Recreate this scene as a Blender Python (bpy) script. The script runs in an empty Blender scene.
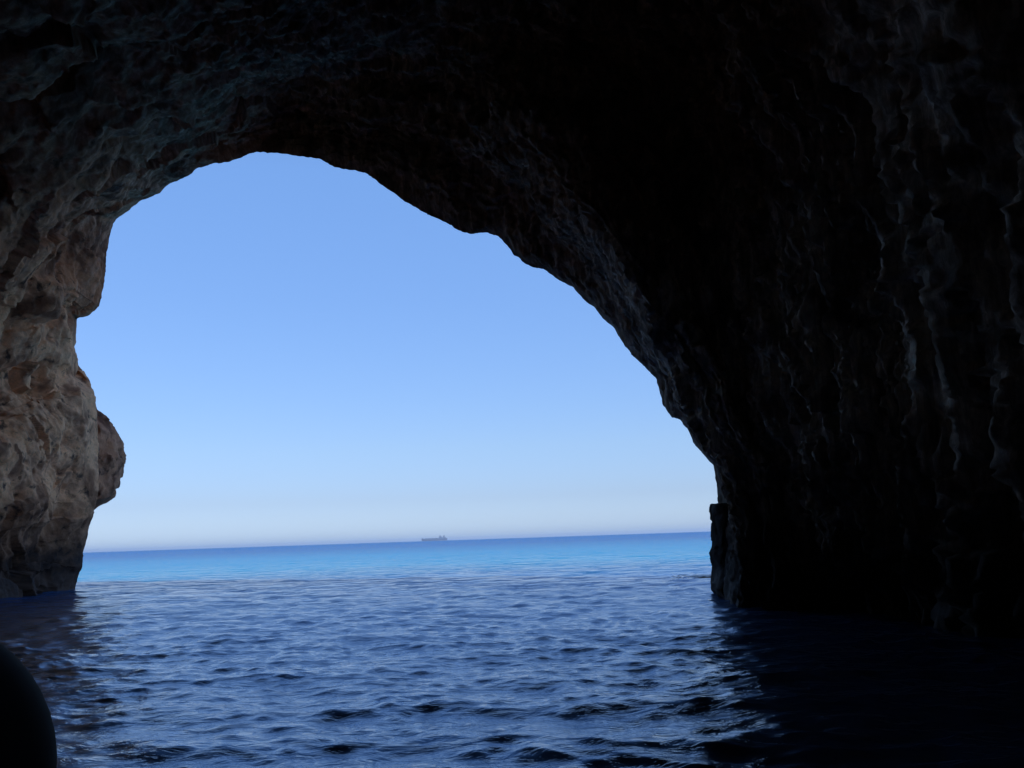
import bpy, bmesh, math, random
import numpy as np
from mathutils import Matrix, Vector

sc = bpy.context.scene
COL = sc.collection
random.seed(4)

# ------------------------------------------------------------------ camera
F = 900.0                     # focal length in pixels of the 1024 px wide frame
H = 1.3                       # eye height above the sea
ROLL = math.radians(-1.93)
PITCH = math.atan(153.9 / F)
CM = Matrix.Translation((0, 0, H)) @ Matrix.Rotation(math.pi / 2 + PITCH, 4, 'X') @ Matrix.Rotation(ROLL, 4, 'Z')
R3 = CM.to_3x3()
cam_d = bpy.data.cameras.new('camera')
cam = bpy.data.objects.new('camera', cam_d)
COL.objects.link(cam)
cam.matrix_world = CM
cam_d.sensor_width = 36.0
cam_d.lens = 36.0 * F / 1024.0
cam_d.clip_start = 0.05
cam_d.clip_end = 90000.0
sc.camera = cam

def ray(px, py):
    return R3 @ Vector(((px - 512) / F, (384 - py) / F, -1.0))

def atY(px, py, Y):
    d = ray(px, py)
    k = Y / d.y
    return Vector((d.x * k, Y, H + d.z * k))

def atW(px, py, z=0.0):
    d = ray(px, py)
    k = (z - H) / d.z
    return Vector((d.x * k, d.y * k, z))

# ------------------------------------------------------------------ helpers
def tag(o, label=None, cat=None, group=None, kind=None):
    if label: o['label'] = label
    if cat: o['category'] = cat
    if group: o['group'] = group
    if kind: o['kind'] = kind
    return o

def new_mesh(name, verts, faces, mat, parent=None, smooth=True):
    me = bpy.data.meshes.new(name)
    if isinstance(verts, np.ndarray):
        me.vertices.add(len(verts))
        me.vertices.foreach_set('co', verts.astype(np.float32).ravel())
        n = len(faces)
        me.loops.add(n * 4)
        me.loops.foreach_set('vertex_index', faces.astype(np.int32).ravel())
        me.polygons.add(n)
        me.polygons.foreach_set('loop_start', np.arange(0, n * 4, 4, dtype=np.int32))
        me.polygons.foreach_set('loop_total', np.full(n, 4, dtype=np.int32))
        me.update(calc_edges=True)
    else:
        me.from_pydata(verts, [], faces)
        me.update()
    me.polygons.foreach_set('use_smooth', [smooth] * len(me.polygons))
    me.materials.append(mat)
    o = bpy.data.objects.new(name, me)
    COL.objects.link(o)
    if parent: o.parent = parent
    return o

def bm_obj(name, bm, mat, parent=None, smooth=False):
    me = bpy.data.meshes.new(name)
    bmesh.ops.recalc_face_normals(bm, faces=bm.faces[:])
    bm.to_mesh(me); bm.free()
    me.polygons.foreach_set('use_smooth', [smooth] * len(me.polygons))
    me.materials.append(mat)
    o = bpy.data.objects.new(name, me)
    COL.objects.link(o)
    if parent: o.parent = parent
    return o

def grid_faces(nr, nc, off=0):
    i = np.arange(nr - 1)[:, None] * nc + np.arange(nc - 1)[None, :] + off
    return np.stack([i, i + 1, i + nc + 1, i + nc], -1).reshape(-1, 4)

# ---- vectorised gradient noise
def _h(ix, iy, iz, seed):
    n = (ix.astype(np.int64) * 374761393 + iy.astype(np.int64) * 668265263 + iz.astype(np.int64) * 2147483647 + seed * 974711)
    n = (n ^ (n >> 13)) * 1274126177
    n = (n ^ (n >> 16)) & 0xffffffff
    return n

def pnoise(p, seed=0):
    x, y, z = p[..., 0], p[..., 1], p[..., 2]
    ix, iy, iz = np.floor(x), np.floor(y), np.floor(z)
    fx, fy, fz = x - ix, y - iy, z - iz
    u, v, w = [f * f * f * (f * (f * 6 - 15) + 10) for f in (fx, fy, fz)]
    out = 0
    for dx in (0, 1):
        for dy in (0, 1):
            for dz in (0, 1):
                h = _h(ix + dx, iy + dy, iz + dz, seed)
                gx = ((h & 1023) / 511.5) - 1
                gy = (((h >> 10) & 1023) / 511.5) - 1
                gz = (((h >> 20) & 1023) / 511.5) - 1
                g = gx * (fx - dx) + gy * (fy - dy) + gz * (fz - dz)
                wt = (u if dx else 1 - u) * (v if dy else 1 - v) * (w if dz else 1 - w)
                out = out + g * wt
    return out

def fbm(p, octv, seed=0, gain=0.5, ridged=False):
    a, t = 1.0, 0
    for k in range(octv):
        n = pnoise(p * (2.03 ** k) + 17.3 * k, seed + k)
        if ridged: n = 0.6 - 2.0 * np.abs(n)
        t = t + a * n
        a *= gain
    return t

def facets(p, seed, tilt):
    """blocky rock: every Voronoi cell gets a plane of its own"""
    ip = np.floor(p)
    best = np.full(p.shape[:-1], 1e9); val = np.zeros(p.shape[:-1])
    for dx in (-1, 0, 1):
        for dy in (-1, 0, 1):
            for dz in (-1, 0, 1):
                c = ip + np.array([dx, dy, dz])
                h = _h(c[..., 0], c[..., 1], c[..., 2], seed)
                h2 = _h(c[..., 0], c[..., 1], c[..., 2], seed + 7)
                o = np.stack([(h & 1023) / 1023., ((h >> 10) & 1023) / 1023., ((h >> 20) & 1023) / 1023.], -1)
                t = np.stack([(h2 & 1023) / 511.5 - 1, ((h2 >> 10) & 1023) / 511.5 - 1, ((h2 >> 20) & 1023) / 511.5 - 1], -1)
                q = p - (c + o)
                d = (q * q).sum(-1)
                v = (q * t).sum(-1) * tilt + t[..., 0] * 0.35
                m_ = d < best
                best = np.where(m_, d, best); val = np.where(m_, v, val)
    return val

def sstep(x, a, b):
    t = np.clip((x - a) / (b - a), 0, 1)
    return t * t * (3 - 2 * t)

# ------------------------------------------------------------------ node helper
def mat(name):
    m = bpy.data.materials.new(name)
    m.use_nodes = True
    nt = m.node_tree
    b = nt.nodes['Principled BSDF']
    return m, nt, b

def N(nt, typ, ins=None, **kw):
    n = nt.nodes.new(typ)
    for k, v in kw.items(): setattr(n, k, v)
    for k, v in (ins or {}).items():
        if isinstance(v, bpy.types.NodeSocket): nt.links.new(v, n.inputs[k])
        else: n.inputs[k].default_value = v
    return n

def ramp(nt, fac, stops):
    r = N(nt, 'ShaderNodeValToRGB', {0: fac})
    e = r.color_ramp.elements
    while len(e) < len(stops): e.new(0.5)
    for el, (p, c) in zip(e, stops):
        el.position = p
        el.color = (c[0], c[1], c[2], 1) if not isinstance(c, (int, float)) else (c, c, c, 1)
    return r.outputs[0]

def mixc(nt, fac, a, b, bt='MIX'):
    m = N(nt, 'ShaderNodeMix', data_type='RGBA', blend_type=bt)
    for i, v in ((0, fac), (6, a), (7, b)):
        if isinstance(v, bpy.types.NodeSocket): nt.links.new(v, m.inputs[i])
        else: m.inputs[i].default_value = v if i == 0 else (v[0], v[1], v[2], 1)
    return m.outputs[2]

def math_(nt, op, a, b=0.0, clamp=False):
    m = N(nt, 'ShaderNodeMath', operation=op, use_clamp=clamp)
    for i, v in ((0, a), (1, b)):
        if isinstance(v, bpy.types.NodeSocket): nt.links.new(v, m.inputs[i])
        else: m.inputs[i].default_value = v
    return m.outputs[0]

def maprange(nt, v, a, b, c=0.0, d=1.0):
    return N(nt, 'ShaderNodeMapRange', {0: v, 1: a, 2: b, 3: c, 4: d}).outputs[0]

# ------------------------------------------------------------------ rock material
def rock_material(name, dark_bias=0.0, shade=(0.6, 0.6, 0.64)):
    m, nt, b = mat(name)
    geo = N(nt, 'ShaderNodeNewGeometry')
    pos = geo.outputs['Position']
    sep = N(nt, 'ShaderNodeSeparateXYZ', {0: pos})
    big = N(nt, 'ShaderNodeTexNoise', {'Vector': pos, 'Scale': 0.45, 'Detail': 6.0, 'Roughness': 0.6, 'Distortion': 0.4}).outputs[0]
    mid = N(nt, 'ShaderNodeTexNoise', {'Vector': pos, 'Scale': 2.2, 'Detail': 8.0, 'Roughness': 0.65, 'Distortion': 0.3}).outputs[0]
    fine = N(nt, 'ShaderNodeTexNoise', {'Vector': pos, 'Scale': 11.0, 'Detail': 6.0, 'Roughness': 0.7}).outputs[0]
    warm = ramp(nt, big, [(0.30, (0.15, 0.078, 0.042)), (0.42, (0.62, 0.30, 0.145)), (0.54, (0.88, 0.48, 0.25)), (0.70, (0.56, 0.30, 0.165))])
    warm = mixc(nt, ramp(nt, mid, [(0.42, 0.0), (0.62, 1.0)]), warm, (0.66, 0.35, 0.19))
    warm = mixc(nt, ramp(nt, mid, [(0.34, 1.0), (0.45, 0.0)]), warm, (0.13, 0.085, 0.06))
    # darker grey rock towards the roof and right flank, with long streaks
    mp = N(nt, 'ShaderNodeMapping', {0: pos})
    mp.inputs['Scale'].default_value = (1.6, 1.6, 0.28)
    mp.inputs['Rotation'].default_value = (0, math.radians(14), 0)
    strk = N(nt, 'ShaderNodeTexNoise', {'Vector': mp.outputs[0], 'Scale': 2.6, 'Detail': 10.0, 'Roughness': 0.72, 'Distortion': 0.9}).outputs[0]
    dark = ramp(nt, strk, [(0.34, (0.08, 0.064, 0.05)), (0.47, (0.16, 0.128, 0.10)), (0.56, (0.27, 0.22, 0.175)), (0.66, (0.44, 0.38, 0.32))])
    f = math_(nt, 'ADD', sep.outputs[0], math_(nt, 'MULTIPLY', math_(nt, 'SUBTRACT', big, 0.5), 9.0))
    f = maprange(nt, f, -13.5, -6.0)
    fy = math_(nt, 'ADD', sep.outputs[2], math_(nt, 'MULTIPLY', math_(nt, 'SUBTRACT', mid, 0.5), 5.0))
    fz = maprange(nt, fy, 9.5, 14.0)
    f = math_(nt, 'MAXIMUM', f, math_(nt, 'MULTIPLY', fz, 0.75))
    # colour raised on roof and right flank to make up for missing light
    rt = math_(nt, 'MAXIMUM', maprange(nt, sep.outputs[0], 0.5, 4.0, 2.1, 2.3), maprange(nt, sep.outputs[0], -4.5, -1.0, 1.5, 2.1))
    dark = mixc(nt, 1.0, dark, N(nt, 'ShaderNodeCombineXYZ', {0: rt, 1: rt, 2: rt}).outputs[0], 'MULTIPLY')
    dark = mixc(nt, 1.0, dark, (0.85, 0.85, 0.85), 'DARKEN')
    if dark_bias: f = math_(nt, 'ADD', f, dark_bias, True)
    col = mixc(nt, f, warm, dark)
    dust = N(nt, 'ShaderNodeTexNoise', {'Vector': pos, 'Scale': 0.9, 'Detail': 3.0, 'Roughness': 0.5, 'Distortion': 1.0}).outputs[0]
    col = mixc(nt, 1.0, col, ramp(nt, dust, [(0.38, (0.42, 0.39, 0.40)), (0.50, (0.95, 0.93, 0.92)), (0.62, (1.0, 0.95, 0.88))]), 'MULTIPLY')
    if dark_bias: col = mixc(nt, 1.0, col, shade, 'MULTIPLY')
    col = mixc(nt, maprange(nt, fine, 0.35, 0.65, 0.0, 0.45), col, mixc(nt, 1.0, col, (1.7, 1.6, 1.55), 'MULTIPLY'))
    # dark algae band at the waterline
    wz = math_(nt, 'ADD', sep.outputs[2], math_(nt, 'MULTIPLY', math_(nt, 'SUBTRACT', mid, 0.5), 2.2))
    # roof shade put into the colour: darker and warmer against the teal bounce light
    roof_shade = math_(nt, 'ADD', sep.outputs[2], math_(nt, 'MULTIPLY', math_(nt, 'SUBTRACT', big, 0.5), 4.0))
    roof_shade = math_(nt, 'ADD', roof_shade, maprange(nt, sep.outputs[0], -5.0, 0.0, 0.0, 3.0))
    col = mixc(nt, maprange(nt, roof_shade, 8.0, 11.5), col, mixc(nt, 1.0, col, (0.70, 0.47, 0.385), 'MULTIPLY'))
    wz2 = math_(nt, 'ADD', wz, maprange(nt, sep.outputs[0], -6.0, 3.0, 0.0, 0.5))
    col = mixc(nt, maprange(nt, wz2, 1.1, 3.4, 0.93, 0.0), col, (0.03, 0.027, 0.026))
    nt.links.new(col, b.inputs['Base Color'])
    nt.links.new(maprange(nt, wz, 0.1, 0.9, 0.7, 0.92), b.inputs['Roughness'])
    nt.links.new(maprange(nt, wz, 0.1, 0.7, 0.12, 0.06), b.inputs['Specular IOR Level'])
    bumpv = math_(nt, 'ADD', math_(nt, 'MULTIPLY', mid, 0.5), math_(nt, 'MULTIPLY', fine, 0.22))
    vor = N(nt, 'ShaderNodeTexVoronoi', {'Vector': pos, 'Scale': 3.2}, feature='F1')
    bumpv = math_(nt, 'ADD', bumpv, math_(nt, 'MULTIPLY', vor.outputs['Distance'], 0.05))
    bmp = N(nt, 'ShaderNodeBump', {'Strength': 0.3, 'Distance': 0.25, 'Height': bumpv})
    nt.links.new(bmp.outputs[0], b.inputs['Normal'])
    return m

ROCK = rock_material('limestone')
DARK_ROCK = rock_material('shaded_limestone', 0.12, (0.60, 0.53, 0.53))  # limestone copy for the outcrop, its shade multiplied into the colour
BLACK_ROCK = rock_material('black_limestone', 1.0, (0.2, 0.2, 0.21))  # same limestone, multiplied much darker for the buttress

# ------------------------------------------------------------------ cave
LIP = [(75.2,589),(79,572.3),(83,566.4),(83,551.8),(87,538),(88.9,526.4),(93.4,516.6),(93.8,510.8),(97,500),(98.5,480),(98,455),(97.5,430),
 (96.5,412),(95.7,408),(95.3,397.4),(91.8,389.6),(84,383.7),(75.8,377),(78,369),(78,359),(73.8,348.6),(75.2,341.7),(76.2,330),(76.3,318.4),
 (83,317.4),(89.7,315.3),(99,306),(104.7,282.5),(106.3,257.5),(109.4,235.6),(115.6,219.4),(127,211),(141,200.6),(159.4,193.4),(169.4,184),
 (186.6,176.9),(197.5,168.4),(213,163.8),(230.3,161.6),(241,156.9),(255,151.9),(278.8,152.8),(297.5,156),(319.4,159),(335,167.8),(356.9,170.6),
 (367.8,174.7),(385,187.5),(403.8,200.6),(422.5,211.6),(444.4,222.5),(460,231),(471,234.4),(483.4,232.5),(499,235.6),(514.7,255.3),(532,267.8),
 (544.4,269.4),(555.3,278),(572.5,287.5),(583.4,297.5),(600.6,313.8),(616,330.3),(625.6,347.5),(646,367.8),(655,377.4),(661.3,399),(668.8,412.3),
 (682.5,420),(692.3,441.6),(706,457),(712.6,465),(716.5,484.5),(717,500),(718,520),(718.5,545),(719,570),(720,585),(723,594)]
lipA = atW(75.2, 589); lipI = atW(723, 594)
def lipY(px):
    t = (px - 75.2) / (723 - 75.2)
    return lipA.y + (lipI.y - lipA.y) * t
lip3 = [atY(x, y, lipY(x)) for x, y in LIP]
key_px = [(75.2,589),(115.6,219.4),(255,151.9),(356.9,170.6),(499,235.6),(600.6,313.8),(661.3,399),(716.5,484.5),(723,594)]
key_i = [LIP.index(k) for k in key_px]

def V(*a): return Vector(a)
rings = [None]
def wallA(x, y): return V(x, y, 0)
rings.append([wallA(-15.75, 30.9), atY(95,222,30.2), atY(262,125,28.6), atY(385,135,26.6), atY(522,205,22.6), atY(614,300,20.3), atY(677,397,19.4), atY(727,480,18.1), atW(742,606)])
rings.append([wallA(-15.3, 28.4), atY(48,229,27.4), atY(290,70,25.6), atY(430,65,23.4), atY(560,160,18.8), atY(640,288,16.3), atY(700,400,16.6), atY(738,480,16.5), atW(763,607.5)])
rings.append([wallA(-15.0, 25.3), V(-14.3,25.0,10.3), V(-6.5,22.8,14.6), V(-2.0,21.4,14.6), atY(640,95,18.2), atY(705,262,16.6), atY(752,400,16.0), atY(790,480,15.7), atW(812,609)])
rings.append([wallA(-15.4, 21), V(-14.6,21,10.8), V(-6.5,20,14.4), V(-1.5,18.5,14.3), atY(735,30,15.6), atY(775,215,14.3), atY(808,380,13.8), atY(835,485,13.6), atW(850,611.5)])
rings.append([wallA(-16.2, 15), V(-14.6,15,11), V(-6.5,14,13.6), V(-1,13,13.4), V(2.8,12.5,11.7), V(4.2,12.0,9.0), V(4.8,11.6,6.2), V(5.2,11.3,3.0), atW(935,625)])
rings.append([wallA(-16, 7), V(-14.5,7,10.2), V(-6.5,7,12.6), V(-1,6.5,12.6), V(3.0,6.0,11.3), V(4.9,6,8.6), V(5.6,6,5.9), V(5.9,6,3.0), wallA(5.9,6.2)])
rings.append([wallA(-15,-4), V(-13.5,-4,9.2), V(-6.5,-4,11.2), V(-1.5,-4,11.4), V(3.4,-4,10.6), V(6.2,-4,8.4), V(7.4,-4,5.8), V(7.8,-4,3.0), wallA(7.8,-4)])
rings.append([wallA(-11.5,-13), V(-9.8,-13,5.6), V(-5.5,-13,7.2), V(-2,-13,7.3), V(1.6,-13,6.8), V(3.8,-13,5.4), V(4.8,-13,4.0), V(5.0,-13,2), wallA(5,-13)])
rings.append([wallA(-5.5,-18), V(-5,-18,1.4), V(-4,-18,2), V(-3,-18,2.1), V(-2.2,-18,2), V(-1.5,-18,1.7), V(-1.0,-18,1.3), V(-.9,-18,.8), wallA(-.9,-18)])

def resample(P, n):
    P = np.array(P)
    d = np.r_[0, np.cumsum(np.linalg.norm(np.diff(P, axis=0), axis=1))]
    return d

NT = 1150
lipN = np.array([tuple(v) for v in lip3])
dl = resample(lipN, 0)
tl = dl / dl[-1]
tk = tl[key_i]
# below-water extension: add 6 % at both ends
ext = 0.035
T = np.linspace(-ext, 1 + ext, NT)

def cubic(tk, P, t):
    """monotone-ish cubic Hermite through stations"""
    P = np.asarray(P, float); tk = np.asarray(tk, float)
    h = np.diff(tk); dlt = np.diff(P, axis=0) / h[:, None]
    m = np.zeros_like(P)
    m[0], m[-1] = dlt[0], dlt[-1]
    for i in range(1, len(tk) - 1):
        a, b_ = dlt[i - 1], dlt[i]
        w1, w2 = 2 * h[i] + h[i - 1], h[i] + 2 * h[i - 1]
        same = (a * b_) > 0
        with np.errstate(divide='ignore', invalid='ignore'):
            hm = (w1 + w2) / (w1 / a + w2 / b_)
        avg = (a * h[i] + b_ * h[i - 1]) / (h[i] + h[i - 1]) * 0.35
        m[i] = np.where(same, 0.5 * hm + 0.5 * (a * h[i] + b_ * h[i - 1]) / (h[i] + h[i - 1]), avg)
    k = np.clip(np.searchsorted(tk, t, side='right') - 1, 0, len(tk) - 2)
    s = ((t - tk[k]) / h[k])[:, None]
    hh = h[k][:, None]
    return ((2*s**3-3*s**2+1)*P[k] + (s**3-2*s**2+s)*hh*m[k] + (-2*s**3+3*s**2)*P[k+1] + (s**3-s**2)*hh*m[k+1])

def extend(C):
    lo, hi = T < 0, T > 1
    C = C.copy()
    for msk, sgn, i in ((lo, -1, np.where(~lo)[0][0]), (hi, 1, np.where(~hi)[0][-1])):
        base = C[i].copy(); base[2] = 0
        C[msk] = base
        dt = (-T[msk] if sgn < 0 else T[msk] - 1) / ext
        C[msk, 2] = -1.8 * dt
    return C

curves = []
lipc = np.stack([np.interp(np.clip(T, 0, 1), tl, lipN[:, k]) for k in range(3)], 1)
lipc = extend(lipc)
curves.append(lipc)
for r in rings[1:]:
    c = cubic(tk, np.array([tuple(v) for v in r]), np.clip(T, 0, 1))
    curves.append(extend(c))
curves = np.array(curves)                      # ring, t, xyz
# carry some of the lip's outline a little way inward
lip_smooth = np.stack([np.convolve(np.pad(lipc[:, k], 40, mode='edge'), np.ones(81) / 81, 'valid') for k in range(3)], 1)
detail = lipc - lip_smooth
for i, wgt in ((1, 0.75), (2, 0.3)):
    curves[i] += detail * wgt * (np.clip((T + ext) / 0.05, 0, 1) * np.clip((1 + ext - T) / 0.05, 0, 1))[:, None]
# ring parameter = mean distance
gd = np.r_[0, np.cumsum(np.linalg.norm(np.diff(curves, axis=0), axis=2).mean(1))]
# rows: dense where the picture sees them
def row_positions(gd):
    out = [0.0]; s = 0.0
    while s < gd[-1]:
        st = 0.05 if s < gd[3] else (0.06 if s < gd[5] else (0.14 if s < gd[6] else 0.4))
        s += st; out.append(min(s, gd[-1]))
    return np.array(out)
S = row_positions(gd)
NR = len(S)
flat = curves.transpose(0, 1, 2).reshape(len(curves), -1)
G = cubic(gd, flat, S).reshape(NR, NT, 3)
G[0] = curves[0]

def normals(G):
    du = np.gradient(G, axis=0); dv = np.gradient(G, axis=1)
    n = np.cross(du, dv)
    ln = np.linalg.norm(n, axis=2, keepdims=True)
    return n / np.maximum(ln, 1e-9)
Nn = normals(G)
# point the normals into the cave (towards the axis)
ctr = np.array([-5.0, 0, 3.0])
toc = ctr - G; toc[..., 1] = 0
if (np.sum(Nn * toc, axis=2) > 0).mean() < 0.5: Nn = -Nn
ctr_dir = Nn

Sm = np.repeat(S[:, None], NT, 1)
arc = np.r_[0, np.cumsum(np.linalg.norm(np.diff(curves[2], axis=0), axis=1))]
Am = np.repeat(arc[None, :], NR, 0)
side = sstep(G[..., 0], -12, -5)               # 0 on the left flank, 1 on roof and right flank
w = sstep(Sm, 0.0, 1.6)
w2 = sstep(Sm, 0.0, 0.5)
P = G
# folds that run round the arch
fold = np.stack([Sm * 0.75 + 1.5 * pnoise(np.stack([Am * .12, Sm * .12, Am * 0], -1), 9), Am * 0.13, Am * 0 + 3.1], -1)
fold2 = np.stack([Sm * 2.0 + 1.2 * pnoise(np.stack([Am * .3, Sm * .3, Am * 0], -1), 19), Am * 0.36, Am * 0 + 8.1], -1)
fold3 = np.stack([Sm * 5.2 + 0.9 * pnoise(np.stack([Am * .9, Sm * .9, Am * 0], -1), 23), Am * 1.1, Am * 0 + 2.1], -1)
jag = 0.30 * np.stack([pnoise(P * 1.6 + 60 * k, 740 + k) for k in range(3)], -1) + 0.12 * np.stack([pnoise(P * 4.5 + 60 * k, 750 + k) for k in range(3)], -1)
d_fold = (0.34 * fbm(fold, 3, 31, 0.5) + 0.30 * facets(fold * np.array([1.1, 1.6, 1]) + jag, 41, 1.0)
          + 0.15 * facets(fold2 * np.array([1.2, 1.2, 1]) + 1.5 * jag, 43, 1.0) + 0.085 * facets(fold3 * np.array([1.0, 1.0, 1]) + 2.5 * jag, 45, 1.1) + 0.03 * fbm(fold3, 3, 61, 0.6, ridged=True))
lump = 0.85 * fbm(P * 0.30, 3, 3)
lump2 = 0.50 * fbm(P * np.array([0.9, 0.9, 0.7]), 4, 51, 0.55)
pit = -0.30 * np.clip(fbm(P * 0.75 + 5, 3, 77) - 0.05, 0, 1) * 2.2
ridg = 0.16 * fbm(P * 1.7, 4, 91, 0.55, ridged=True)
rightw = sstep(G[..., 0], -3.0, 2.0)
WP = P + 0.35 * np.stack([pnoise(P * 1.3 + 40 * k, 700 + k) for k in range(3)], -1) + 0.04 * np.stack([pnoise(P * 5.0 + 40 * k, 710 + k) for k in range(3)], -1)
facb = facets(WP * np.array([0.62, 0.62, 0.42]), 720, 0.9)
fac = 0.34 * facb + 0.17 * facets(WP * np.array([1.9, 1.9, 1.4]) + 7, 730, 1.0) + 0.06 * facets(WP * np.array([4.6, 4.6, 3.6]) + 9, 731, 1.0)
fine_ = 0.10 * fbm(P * 2.2, 4, 93, 0.6)
rightw = sstep(G[..., 0], -3.0, 2.0)
amp = 1 - 0.62 * rightw * (1 - sstep(Sm, 3.0, 6.5))
D = w * amp * (side * d_fold * 0.9 + lump * 0.8 + (1 - side) * (lump2 * 0.30 + pit * 0.55 + 0.30 * facb + 0.45 * fac) + side * (0.18 * lump2 + 0.45 * fac)) + w2 * (ridg * 0.5 * side + fine_ * (0.22 + 0.18 * side))
# hollows and bulges of the left flank, each at its own place on the rock
for (hx, hy, hr, hd) in [(47,388,0.85,-0.75),(12,372,0.9,-0.7),(6,318,0.6,-0.45),(30,452,1.0,0.35),(72,440,1.2,0.35),(62,545,1.0,-0.55),(20,540,0.9,-0.5),(40,255,1.2,-0.5),(78,270,0.7,0.25),(28,300,0.7,0.35)]:
    dd = None
    c = atY(hx, hy, 27.0 + 5.0 * min(hx, 75) / 75.0)
    e_ = (P - np.array(tuple(c))) / np.array([2.0, 1.6, 1.25])
    g_ = np.exp(-(e_ * e_).sum(-1) / (hr * hr))
    D = D + w * hd * g_ * (1 + 0.5 * pnoise(P * 1.2, 88))
D = D - rightw * 0.10 * sstep(Sm, 0.2, 2.0)
# below the water and near the picture's own ridges keep things tame
G = G + Nn * (D)[..., None]
# fine raggedness everywhere, lip included
def vec_noise(P, f, a, o, seed):
    return np.stack([a * fbm(P * f + 31 * k, o, seed + 13 * k, 0.6) for k in range(3)], -1)
J = vec_noise(G, 2.4, 0.05, 4, 201)
G = G + J

# outer lip and headland
cx, cy = -6.0, 27.0
L0 = lipc.copy()
def outer(scale, dy, dz=0.0, zsc=None):
    c = np.array([cx, 0, -1.8])
    o = c + (L0 - c) * np.array([scale, 1, zsc or scale])
    o[:, 1] = L0[:, 1] + dy
    o[:, 2] = np.where(L0[:, 2] > 0.1, o[:, 2] + dz * sstep(L0[:, 2], 0, 8), o[:, 2])
    return o
def outs():
    a = [L0, outer(1.035, 0.45), outer(1.12, 0.9), outer(1.35, 1.2, 1), outer(2.1, -1.0, 4, 1.6), outer(2.6, -9, 4, 1.75), outer(2.6, -50, 4, 1.7)]
    for k in (5, 6):
        a[k][:, 1] = np.minimum(a[k][:, 1], 22 - 3 * k) if k == 5 else -34
    cl = a[6].copy(); cl[:, 0] = cx + (cl[:, 0] - cx) * 0.02; cl[:, 1] = -40
    a.append(cl)
    return np.array(a)
OC = outs()
od = np.r_[0, np.cumsum(np.linalg.norm(np.diff(OC, axis=0), axis=2).mean(1))]
So = [0.0]; s = 0.0
while s < od[-1]:
    s += 0.12 if s < 2.5 else (0.6 if s < 25 else 2.5)
    So.append(min(s, od[-1]))
So = np.array(So)
st = 2
GO = cubic(od, OC[:, ::st].reshape(len(OC), -1), So).reshape(len(So), -1, 3)
GO[0] = L0[::st]
No = normals(GO)
if (No[6:30, :, 1]).mean() < 0: No = -No
wo = sstep(np.repeat(So[:, None], GO.shape[1], 1), 0.1, 4)
DO = wo * (1.6 * fbm(GO * 0.13, 4, 301) + 0.5 * fbm(GO * 0.6, 3, 311, ridged=True))
GO = GO + No * DO[..., None] + vec_noise(GO, 2.4, 0.10, 4, 201)
GO[0] = G[0, ::st]

vi = G.reshape(-1, 3); fi = grid_faces(NR, NT)
vo = GO.reshape(-1, 3); fo = grid_faces(len(So), GO.shape[1], len(vi))[:, ::-1]
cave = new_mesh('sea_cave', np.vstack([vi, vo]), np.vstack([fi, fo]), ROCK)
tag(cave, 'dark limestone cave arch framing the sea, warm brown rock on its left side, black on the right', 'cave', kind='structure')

# ------------------------------------------------------------------ rocks standing against the cave mouth
def rock_blob(name, sections, seed, amp, n_around=72, mat_=ROCK, n_up=70):
    """sections: (z, xmin, xmax, ymin, ymax) from the bottom up; superellipse rings, then noise"""
    Z = np.array([s_[0] for s_ in sections]); arr = np.array(sections)
    zz = np.linspace(Z[0], Z[-1], n_up)
    f = [np.interp(zz, Z, arr[:, k]) for k in range(1, 5)]
    a = np.linspace(0, 2 * math.pi, n_around + 1)
    ca, sa = np.cos(a), np.sin(a)
    q = 0.75
    sx, sy = np.sign(ca) * np.abs(ca) ** q, np.sign(sa) * np.abs(sa) ** q
    X = ((f[0] + f[1]) / 2)[:, None] + ((f[1] - f[0]) / 2)[:, None] * sx
    Y = ((f[2] + f[3]) / 2)[:, None] + ((f[3] - f[2]) / 2)[:, None] * sy
    Zm = np.repeat(zz[:, None], n_around + 1, 1)
    g = np.stack([X, Y, Zm], -1)
    bot = np.repeat(g[0:1].mean(1, keepdims=True), n_around + 1, 1); top = np.repeat(g[-1:].mean(1, keepdims=True), n_around + 1, 1)
    g = np.concatenate([bot, g, top], 0)
    v = vec_noise(g, 1.1, amp, 4, seed) + vec_noise(g, 4.0, amp * .3, 3, seed + 5)
    ax = np.array([(arr[:, 1] + arr[:, 2]).mean() / 2, (arr[:, 3] + arr[:, 4]).mean() / 2, 0])
    out = g - ax; out[..., 2] = 0; out /= np.maximum(np.linalg.norm(out, axis=-1, keepdims=True), 1e-6)
    jj = 0.3 * np.stack([pnoise(g * 2.0 + 60 * k, 760 + k) for k in range(3)], -1)
    v = v + out * (amp * 1.6 * facets(g * 1.3 + jj, seed, 1.0) + amp * 0.7 * facets(g * 3.1 + jj, seed + 1, 1.0))[..., None]
    v[:, -1] = v[:, 0]
    g = g + v
    return new_mesh(name, g.reshape(-1, 3), grid_faces(g.shape[0], n_around + 1), mat_)

Yo = 34.3
def zx(px, py, Y): p = atY(px, py, Y); return p.z, p.x
sec = []
for (py, xl, xr, hw) in [(513,88,92,.25),(505,86,101,.6),(497,84,113.5,.9),(485,84,117.6,1.1),(470,84,119.6,1.25),(455,84,121.3,1.3),(440,84,118.3,1.25),(430,84,115.4,1.1),(420,84,109,.9),(413,86,104,.6),(409.5,90,99,.3)]:
    z, x1 = zx(xr - 4.5, py, Yo); _, x0 = zx(xl, py, Yo)
    sec.append((z, x0, x1, Yo - hw, Yo + hw))
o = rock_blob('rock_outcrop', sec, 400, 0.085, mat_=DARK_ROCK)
tag(o, 'rounded shadowed boulder bulging out of the left rock pillar above the horizon', 'rock outcrop')

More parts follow.
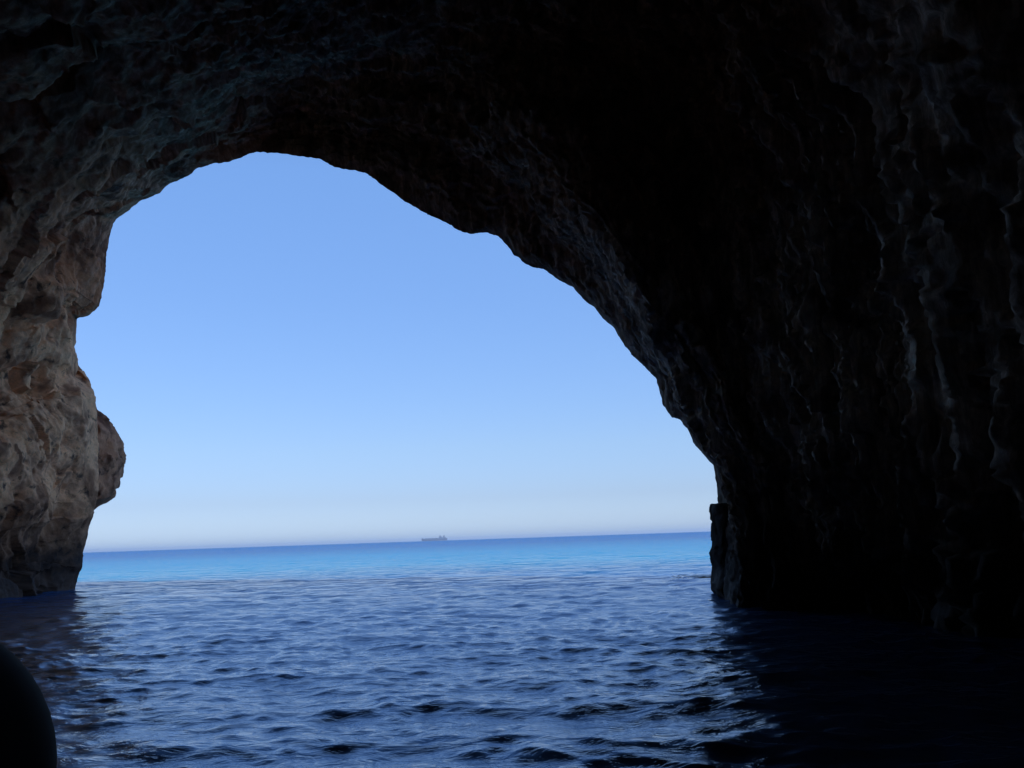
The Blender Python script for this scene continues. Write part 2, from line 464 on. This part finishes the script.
Yb = 18.9
sec = []
for (py, xl, xr, hw) in [(625,719,752,.9),(600,721,746,.9),(592,716.5,744,.85),(582,714.3,742,.8),(567,716,742,.75),(558,713,741,.7),(552,710.8,740,.7),(545,713.5,739,.7),(530,714.8,737,.65),(515,714.5,735,.6),(506,713,733,.55),(503,713,730,.45)]:
    z, x1 = zx(xr, py, Yb); _, x0 = zx(xl, py, Yb)
    sec.append((z, x0, x1, Yb - hw, Yb + hw))
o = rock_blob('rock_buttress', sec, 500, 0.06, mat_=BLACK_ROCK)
tag(o, 'dark square topped rock buttress at the right edge of the cave mouth', 'rock buttress')

# reef: low wet rock just breaking the surface beyond the right edge
def low_rock(name, c, rx, ry, rz, seed):
    n1, n2 = 20, 36
    th = np.linspace(0, math.pi, n1)[:, None]; ph = np.linspace(0, 2 * math.pi, n2)[None, :]
    g = np.stack([c[0] + rx * np.sin(th) * np.cos(ph), c[1] + ry * np.sin(th) * np.sin(ph), c[2] + rz * np.cos(th) + 0 * ph], -1)
    v = vec_noise(g, 1.3, 0.16, 4, seed); v[:, -1] = v[:, 0]
    return new_mesh(name, (g + v).reshape(-1, 3), grid_faces(n1, n2), ROCK)
p = atW(705, 577)
o = low_rock('reef_rock', (p.x + .15, p.y, -0.12), 0.8, 0.5, 0.15, 601)
tag(o, 'low pale wave washed rock just breaking the surface left of the right rock wall', 'rock')

# ------------------------------------------------------------------ sea
def water_material():
    m, nt, b = mat('sea_water')
    geo = N(nt, 'ShaderNodeNewGeometry'); pos = geo.outputs['Position']
    sep = N(nt, 'ShaderNodeSeparateXYZ', {0: pos})
    flatp = N(nt, 'ShaderNodeCombineXYZ', {0: sep.outputs[0], 1: sep.outputs[1], 2: 0.0}).outputs[0]
    dist = N(nt, 'ShaderNodeVectorMath', {0: flatp}, operation='LENGTH').outputs['Value']
    # depth of the sea: deep pool in the cave, pale sand bank outside, deep water farther out
    lg = math_(nt, 'LOGARITHM', math_(nt, 'MAXIMUM', dist, 1.0), 10.0)
    mp = N(nt, 'ShaderNodeMapping', {0: flatp}); mp.inputs['Scale'].default_value = (0.014, 0.03, 1)
    patch = N(nt, 'ShaderNodeTexNoise', {'Vector': mp.outputs[0], 'Scale': 1.0, 'Detail': 9.0, 'Roughness': 0.75}).outputs[0]
    lgn = math_(nt, 'ADD', lg, math_(nt, 'MULTIPLY', math_(nt, 'SUBTRACT', patch, 0.5), 0.55))
    k = maprange(nt, lgn, 1.0, 3.5)
    col = ramp(nt, k, [(0.0, (0.008, 0.035, 0.10)), (0.18, (0.008, 0.05, 0.17)), (0.22, (0.004, 0.075, 0.19)), (0.29, (0.0, 0.15, 0.30)), (0.38, (0.0, 0.145, 0.31)), (0.54, (0.002, 0.075, 0.24)), (1.0, (0.008, 0.075, 0.225))])
    nt.links.new(col, b.inputs['Base Color'])
    b.inputs['IOR'].default_value = 1.36
    nt.links.new(maprange(nt, lg, 1.45, 1.75, 0.5, 0.12), b.inputs['Specular IOR Level'])
    nt.links.new(maprange(nt, lg, 1.6, 3.0, 0.025, 0.22), b.inputs['Roughness'])
    w1 = N(nt, 'ShaderNodeTexNoise', {'Vector': N(nt, 'ShaderNodeMapping', {0: flatp, 'Scale': (1.0, 1.9, 1), 'Rotation': (0, 0, 0.15)}).outputs[0], 'Scale': 2.6, 'Detail': 4.0, 'Roughness': 0.6, 'Distortion': 0.5}).outputs[0]
    w2_ = N(nt, 'ShaderNodeTexNoise', {'Vector': N(nt, 'ShaderNodeMapping', {0: flatp, 'Scale': (0.25, 0.55, 1), 'Rotation': (0, 0, -0.1)}).outputs[0], 'Scale': 1.3, 'Detail': 4.0, 'Roughness': 0.6}).outputs[0]
    h = math_(nt, 'ADD', math_(nt, 'MULTIPLY', w1, 0.045), math_(nt, 'MULTIPLY', w2_, maprange(nt, lg, 1.3, 2.2, 0.05, 2.0)))
    bmp = N(nt, 'ShaderNodeBump', {'Strength': 1.0, 'Distance': 1.0, 'Height': h})
    nt.links.new(bmp.outputs[0], b.inputs['Normal'])
    # blurred blue gloss stands in for light scattered back up, strongest inside the cave
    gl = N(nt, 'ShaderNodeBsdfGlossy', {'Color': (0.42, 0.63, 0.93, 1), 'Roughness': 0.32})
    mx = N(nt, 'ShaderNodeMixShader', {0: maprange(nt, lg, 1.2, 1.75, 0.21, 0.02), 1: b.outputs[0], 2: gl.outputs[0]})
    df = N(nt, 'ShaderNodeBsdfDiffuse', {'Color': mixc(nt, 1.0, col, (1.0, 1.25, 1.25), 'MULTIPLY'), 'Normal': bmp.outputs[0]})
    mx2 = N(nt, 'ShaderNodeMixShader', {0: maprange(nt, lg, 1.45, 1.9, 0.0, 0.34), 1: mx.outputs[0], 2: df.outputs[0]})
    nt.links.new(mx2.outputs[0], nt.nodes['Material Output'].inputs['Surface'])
    return m
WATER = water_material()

def wave_field(X, Y, spacing):
    rng = np.random.RandomState(11)
    Z = np.zeros_like(X); DX = np.zeros_like(X); DY = np.zeros_like(X)
    # patchiness
    pat = 0.95 + 0.35 * pnoise(np.stack([X * 0.16, Y * 0.22, X * 0], -1), 5)
    pat2 = 0.95 + 0.5 * pnoise(np.stack([X * 0.5, Y * 0.5, X * 0 + 4], -1), 6)
    wx = 0.35 * pnoise(np.stack([X * .4, Y * .4, X * 0 + 9], -1), 7)
    wy = 0.35 * pnoise(np.stack([X * .4, Y * .4, X * 0 + 14], -1), 8)
    n = 130
    lam = np.exp(rng.uniform(math.log(0.15), math.log(3.6), n))
    for i in range(n):
        L = lam[i]
        k = 2 * math.pi / L
        a = rng.normal(math.radians(-98), math.radians(44))     # travels into the cave
        steep = (0.0055 if L > 1.6 else (0.0165 if L > 0.6 else 0.023))
        amp = steep / k * (0.6 + rng.rand() * 0.8)
        ph = rng.uniform(0, 6.28)
        th = k * (math.cos(a) * (X + wx) + math.sin(a) * (Y + wy)) + ph
        f = sstep(L / spacing, 2.0, 3.6) * (pat2 if L < 0.8 else pat)
        s_, c_ = np.sin(th), np.cos(th)
        Z += amp * f * s_
        DX -= 0.9 * amp * f * math.cos(a) * c_ * -1
        DY -= 0.9 * amp * f * math.sin(a) * c_ * -1
    return Z, DX, DY

def build_sea():
    # polar sheet, fine over the opening ahead, coarse elsewhere
    rs = [0.0, 1.0, 2.0, 3.0]; r = 3.6
    while r < 400:
        rs.append(r)
        r += max(0.035, min(r * r * 0.0003, r * 0.012))
    while r < 60000:
        rs.append(r); r *= 1.09
    rs = np.array(rs)
    fine = np.radians(np.arange(-40, 40.001, 0.1))
    coarse = np.radians(np.arange(42, 318.01, 3.0))
    an = np.r_[fine, coarse, fine[0] + 2 * math.pi]
    A, Rr = np.meshgrid(an, rs)
    X = Rr * np.sin(A); Y = Rr * np.cos(A)
    dr = np.gradient(rs)[:, None]
    da = np.gradient(an)[None, :]
    spacing = np.maximum(np.abs(dr) + 0 * A, np.abs(da) * Rr)
    Z, DX, DY = wave_field(X, Y, np.maximum(spacing, 0.02))
    v = np.stack([X + DX, Y + DY, Z], -1)
    v[:, -1] = v[:, 0]
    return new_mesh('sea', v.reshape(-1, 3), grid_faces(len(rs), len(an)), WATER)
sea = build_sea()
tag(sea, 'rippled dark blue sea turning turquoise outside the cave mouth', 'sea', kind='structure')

# foam round the reef rock
mfoam, nt, b = mat('foam')
b.inputs['Base Color'].default_value = (0.75, 0.78, 0.76, 1); b.inputs['Roughness'].default_value = 0.8
bm = bmesh.new()
for i in range(80):
    t = random.gauss(0, 1)
    x = p.x + 0.0 + random.gauss(0, 0.32); y = p.y - 0.15 + random.gauss(0, 0.3)
    r = random.uniform(0.02, 0.07)
    vs = []
    nn = 7
    for k in range(nn):
        a = 2 * math.pi * k / nn
        vs.append(bm.verts.new((x + r * 1.8 * math.cos(a) * random.uniform(.6, 1.2), y + r * math.sin(a) * random.uniform(.6, 1.2), 0.035 + random.uniform(-.01, .03))))
    c = bm.verts.new((x, y, 0.055 + r * .3))
    for k in range(nn): bm.faces.new((vs[k], vs[(k + 1) % nn], c))
foam = bm_obj('foam', bm, mfoam, smooth=True)
tag(foam, 'thin streak of white foam round the low rock', 'foam', kind='stuff')

# ------------------------------------------------------------------ cargo ship on the horizon
def simple(name, col, rough=0.5, noise=0.0):
    m, nt, b = mat(name)
    pos = N(nt, 'ShaderNodeNewGeometry').outputs['Position']
    n = N(nt, 'ShaderNodeTexNoise', {'Vector': pos, 'Scale': 3.0 if noise < 1 else noise, 'Detail': 5.0}).outputs[0]
    c = mixc(nt, maprange(nt, n, 0.3, 0.7, 0.0, 1.0), tuple(v * 0.8 for v in col), tuple(min(1, v * 1.15) for v in col))
    nt.links.new(c, b.inputs['Base Color'])
    b.inputs['Roughness'].default_value = rough
    return m
bpy.data.objects['reef_rock'].data.materials[0] = simple('pale_wet_stone', (0.42, 0.38, 0.28), 0.5)
HULL = simple('ship_hull_paint', (0.03, 0.06, 0.12))
DECK = simple('ship_deck_paint', (0.04, 0.07, 0.11))
HOUSE = simple('ship_house_paint', (0.10, 0.14, 0.20))
GLASS = simple('ship_window_glass', (0.02, 0.025, 0.03), 0.1)

def box(bm, x0, x1, y0, y1, z0, z1, bev=0.0):
    r = bmesh.ops.create_cube(bm, size=1)
    for v in r['verts']:
        v.co.x = x0 if v.co.x < 0 else x1
        v.co.y = y0 if v.co.y < 0 else y1
        v.co.z = z0 if v.co.z < 0 else z1

def tube(bm, pts, rad, n=12, cap=True):
    """swept tube; rad a number or list"""
    pts = [Vector(q) for q in pts]
    rr = rad if isinstance(rad, (list, tuple)) else [rad] * len(pts)
    prev = None; first = None
    up = Vector((0, 0, 1))
    for i, q in enumerate(pts):
        d = (pts[min(i + 1, len(pts) - 1)] - pts[max(i - 1, 0)]).normalized()
        s_ = d.cross(up)
        s_ = s_.normalized() if s_.length > 1e-3 else Vector((1, 0, 0))
        u = s_.cross(d)
        ring = [bm.verts.new(q + (s_ * math.cos(2 * math.pi * k / n) + u * math.sin(2 * math.pi * k / n)) * rr[i]) for k in range(n)]
        if prev:
            for k in range(n): bm.faces.new((prev[k], prev[(k + 1) % n], ring[(k + 1) % n], ring[k]))
        elif cap: bm.faces.new(ring[::-1])
        prev = ring
    if cap: bm.faces.new(prev)

DS = 7700.0
pc = atY(434.5, 540.5, DS)
ship = bpy.data.objects.new('cargo_ship', None); COL.objects.link(ship)
ship.location = (pc.x, DS, 0)
ship.rotation_euler = (0, 0, math.radians(4))
tag(ship, 'long hazy grey cargo ship far out on the horizon', 'ship')
LH = 108.0
# hull: bow to -x, stern to +x
bm = bmesh.new()
secs = []
for x, hw, hb, zt in [(-LH, 0.6, 0.2, 23), (-LH + 5, 6, 1.5, 22), (-LH + 18, 13, 8, 20.5), (-LH + 40, 16, 14, 19), (0, 16, 15, 19), (LH - 30, 16, 14, 19), (LH - 8, 14, 9, 19.5), (LH, 11, 5, 20)]:
    xb = x + (6 if x < -LH + 2 else (-6 if x > LH - 2 else 0))
    secs.append([bm.verts.new(c) for c in ((xb, -hb, -3), (x, -hw, 9), (x, -hw, zt), (x, hw, zt), (x, hw, 9), (xb, hb, -3))])
for a, b_ in zip(secs, secs[1:]):
    for k in range(6): bm.faces.new((a[k], a[(k + 1) % 6], b_[(k + 1) % 6], b_[k]))
bm.faces.new(secs[0]); bm.faces.new(secs[-1][::-1])
bm_obj('hull', bm, HULL, ship)
for x0, x1 in ((-80, -58), (-52, -30), (-24, -2), (4, 26)):
    bm = bmesh.new(); box(bm, x0, x1, -11, 11, 18.5, 22.0); bm_obj('hatch_cover', bm, DECK, ship)
bm = bmesh.new()
box(bm, 36, 98, -13, 13, 19.0, 26); box(bm, 39, 62, -12.5, 12.5, 26, 33); box(bm, 42, 54, -15.5, 15.5, 33, 42)
sup = bm_obj('superstructure', bm, HOUSE, ship)
bm = bmesh.new(); box(bm, 41.7, 54.3, -14.5, 14.5, 38.2, 40.6); bm_obj('window', bm, GLASS, sup)
bm = bmesh.new(); tube(bm, [(48, 0, 42), (48, 0, 50)], [0.8, 0.4], 8); bm_obj('mast', bm, HOUSE, sup)
bm = bmesh.new(); tube(bm, [(80, 0, 25), (80, 0, 34), (81.5, 0, 42)], [6.5, 6.0, 5.2], 16); bm_obj('funnel', bm, HULL, ship)
bm = bmesh.new(); tube(bm, [(-LH + 12, 0, 20), (-LH + 12, 0, 33)], [0.9, 0.5], 8); bm_obj('foremast', bm, HOUSE, ship)

# ------------------------------------------------------------------ the photographer's boat
RUB = simple('dark_navy_rubber', (0.005, 0.007, 0.014), 0.9)
GRP = simple('grey_fibreglass', (0.10, 0.11, 0.12), 0.4)
WOODB = simple('dark_board', (0.05, 0.045, 0.04), 0.6)
ROPE = simple('black_rope', (0.02, 0.02, 0.02), 0.9)
boat = bpy.data.objects.new('inflatable_boat', None); COL.objects.link(boat)
rad = 0.282
k_ = 1.40
c0 = CM @ (Vector(((-145.5 - 512) / F, (384 - 794) / F, -1.0)) * k_)     # centre of the rounded tube end
boat.location = (0.1, -1.2, 0)
tag(boat, 'dark rounded inflated boat tube poking in at the lower left corner', 'boat')
bi = Matrix.Translation(boat.location).inverted()
def tube_pts(xs, endc):
    pts = []; rr = []
    base = [(endc[0], -3.6, 0.70), (endc[0], -2.2, 0.70), (endc[0], -1.0, 0.71), (endc[0], 0.0, 0.76)]
    path = [Vector(q) for q in base] + [Vector(endc)]
    # Catmull-like subdivision
    n = 26
    P_ = np.array([tuple(q) for q in path]); tk_ = np.linspace(0, 1, len(P_))
    C_ = cubic(tk_, P_, np.linspace(0, 1, n))
    pts = [Vector(q) for q in C_]; rr = [rad] * n
    d = (pts[-1] - pts[-2]).normalized()
    for j in range(1, 13):
        a = j / 12 * math.pi / 2
        pts.append(Vector(endc) + d * rad * math.sin(a)); rr.append(max(0.004, rad * math.cos(a)))
    return pts, rr
for xx in (c0.x, c0.x + 2.15):
    endc = (xx, c0.y if xx < 0 else c0.y - 0.75, c0.z)
    pts, rr = tube_pts(xx, endc)
    bm = bmesh.new(); tube(bm, [bi @ q for q in pts], rr, 40)
    tb = bm_obj('side_tube', bm, RUB, boat, smooth=True)
    for yy in (-2.8, -1.4, -0.1):
        bm = bmesh.new()
        s_ = 1 if xx < 0 else -1
        tube(bm, [bi @ Vector((xx + s_ * 0.2, yy - .12, 0.96)), bi @ Vector((xx + s_ * .22, yy, 1.01)), bi @ Vector((xx + s_ * .2, yy + .12, .96))], 0.015, 8)
        bm_obj('grab_handle', bm, ROPE, tb, smooth=True)
bm = bmesh.new()
pts = [bi @ Vector((c0.x + 1.075 - 1.075 * math.cos(a), -3.6 - 1.25 * math.sin(a), 0.70 + 0.08 * math.sin(a))) for a in np.linspace(0, math.pi, 25)]
tube(bm, pts, rad, 32); bm_obj('bow_tube', bm, RUB, boat, smooth=True)
bm = bmesh.new()
secs = []
x0_, x1_ = c0.x - 0.1 - .1, c0.x + 2.25 - .1
for y_, wf in ((0.5, 1.0), (-1.2, 1.0), (-3.2, 0.95), (-4.3, 0.5)):
    xm = (x0_ + x1_) / 2; hw = (x1_ - x0_) / 2 * wf
    secs.append([bm.verts.new(bi @ Vector(q)) for q in ((xm - hw, y_, 0.5), (xm - hw * .9, y_, 0.12), (xm, y_, -0.22), (xm + hw * .9, y_, 0.12), (xm + hw, y_, 0.5), (xm, y_, 0.45))])
for a, b_ in zip(secs, secs[1:]):
    for k in range(6): bm.faces.new((a[k], a[(k + 1) % 6], b_[(k + 1) % 6], b_[k]))
bm.faces.new(secs[0]); bm.faces.new(secs[-1][::-1])
bm_obj('hull', bm, GRP, boat)
bm = bmesh.new(); box(bm, c0.x + .2 - .1, c0.x + 1.95 - .1, 1.2 + .28, 1.2 + .33, .4, .78); bm_obj('transom', bm, WOODB, boat)
bm = bmesh.new(); box(bm, c0.x + .2 - .1, c0.x + 1.95 - .1, 1.2 - 1.6, 1.2 - 1.2, .74, .79); bm_obj('seat', bm, WOODB, boat)

# ------------------------------------------------------------------ haze
hz, nt, b = mat('haze_air')
nt.nodes.remove(b)
pv = N(nt, 'ShaderNodeVolumePrincipled', {'Color': (0.62, 0.78, 1.0, 1), 'Density': 8.5e-5, 'Anisotropy': 0.2})
nt.links.new(pv.outputs[0], nt.nodes['Material Output'].inputs['Volume'])
bm = bmesh.new(); box(bm, -30000, 30000, -600, 30000, -5.0, 55)
haze = bm_obj('haze', bm, hz)
tag(haze, 'thin pale blue sea haze towards the horizon', 'haze', kind='stuff')

# ------------------------------------------------------------------ light
SUN_EL = math.radians(58)
SUN_AZ = math.radians(135)          # compass-like, clockwise from +Y : from the right and slightly behind
dirv = Vector((math.sin(SUN_AZ) * math.cos(SUN_EL), math.cos(SUN_AZ) * math.cos(SUN_EL), math.sin(SUN_EL)))
sl = bpy.data.lights.new('sun', 'SUN'); sl.energy = 3.6; sl.angle = math.radians(0.5); sl.color = (1.0, 0.95, 0.87)
so = bpy.data.objects.new('sun', sl); COL.objects.link(so)
so.location = dirv * 200
so.rotation_euler = dirv.to_track_quat('Z', 'Y').to_euler()

wd = bpy.data.worlds.new('World'); sc.world = wd; wd.use_nodes = True
nt = wd.node_tree
sky = nt.nodes.new('ShaderNodeTexSky'); sky.sky_type = 'NISHITA'; sky.sun_disc = False
sky.sun_elevation = SUN_EL; sky.sun_rotation = SUN_AZ
sky.air_density = 1.0; sky.dust_density = 0.4; sky.ozone_density = 3.0
bg = nt.nodes['Background']; bg.inputs[1].default_value = 0.15
tc = N(nt, 'ShaderNodeTexCoord').outputs['Generated']
sz = N(nt, 'ShaderNodeSeparateXYZ', {0: N(nt, 'ShaderNodeVectorMath', {0: tc}, operation='NORMALIZE').outputs[0]}).outputs[2]
# clear maritime air: cooler than the model's own dusty horizon
tint = ramp(nt, sz, [(0.0, (0.385, 0.505, 0.80)), (0.014, (0.395, 0.50, 0.785)), (0.045, (0.375, 0.435, 0.64)), (0.10, (0.452, 0.507, 0.652)), (0.26, (0.57, 0.67, 0.835)), (0.39, (0.69, 0.83, 1.0)), (1.0, (0.69, 0.83, 1.0))])
nt.links.new(mixc(nt, 1.0, sky.outputs[0], tint, 'MULTIPLY'), bg.inputs[0])

sc.view_settings.view_transform = 'Standard'
sc.view_settings.look = 'None'
sc.view_settings.gamma = 1
sc.view_settings.exposure = 0.6
sc.cycles.use_denoising = True
sc.cycles.denoiser = 'OPENIMAGEDENOISE'
sc.cycles.max_bounces = 8
sc.cycles.diffuse_bounces = 6
sc.cycles.glossy_bounces = 3
sc.cycles.volume_bounces = 0
sc.cycles.sample_clamp_indirect = 4.0
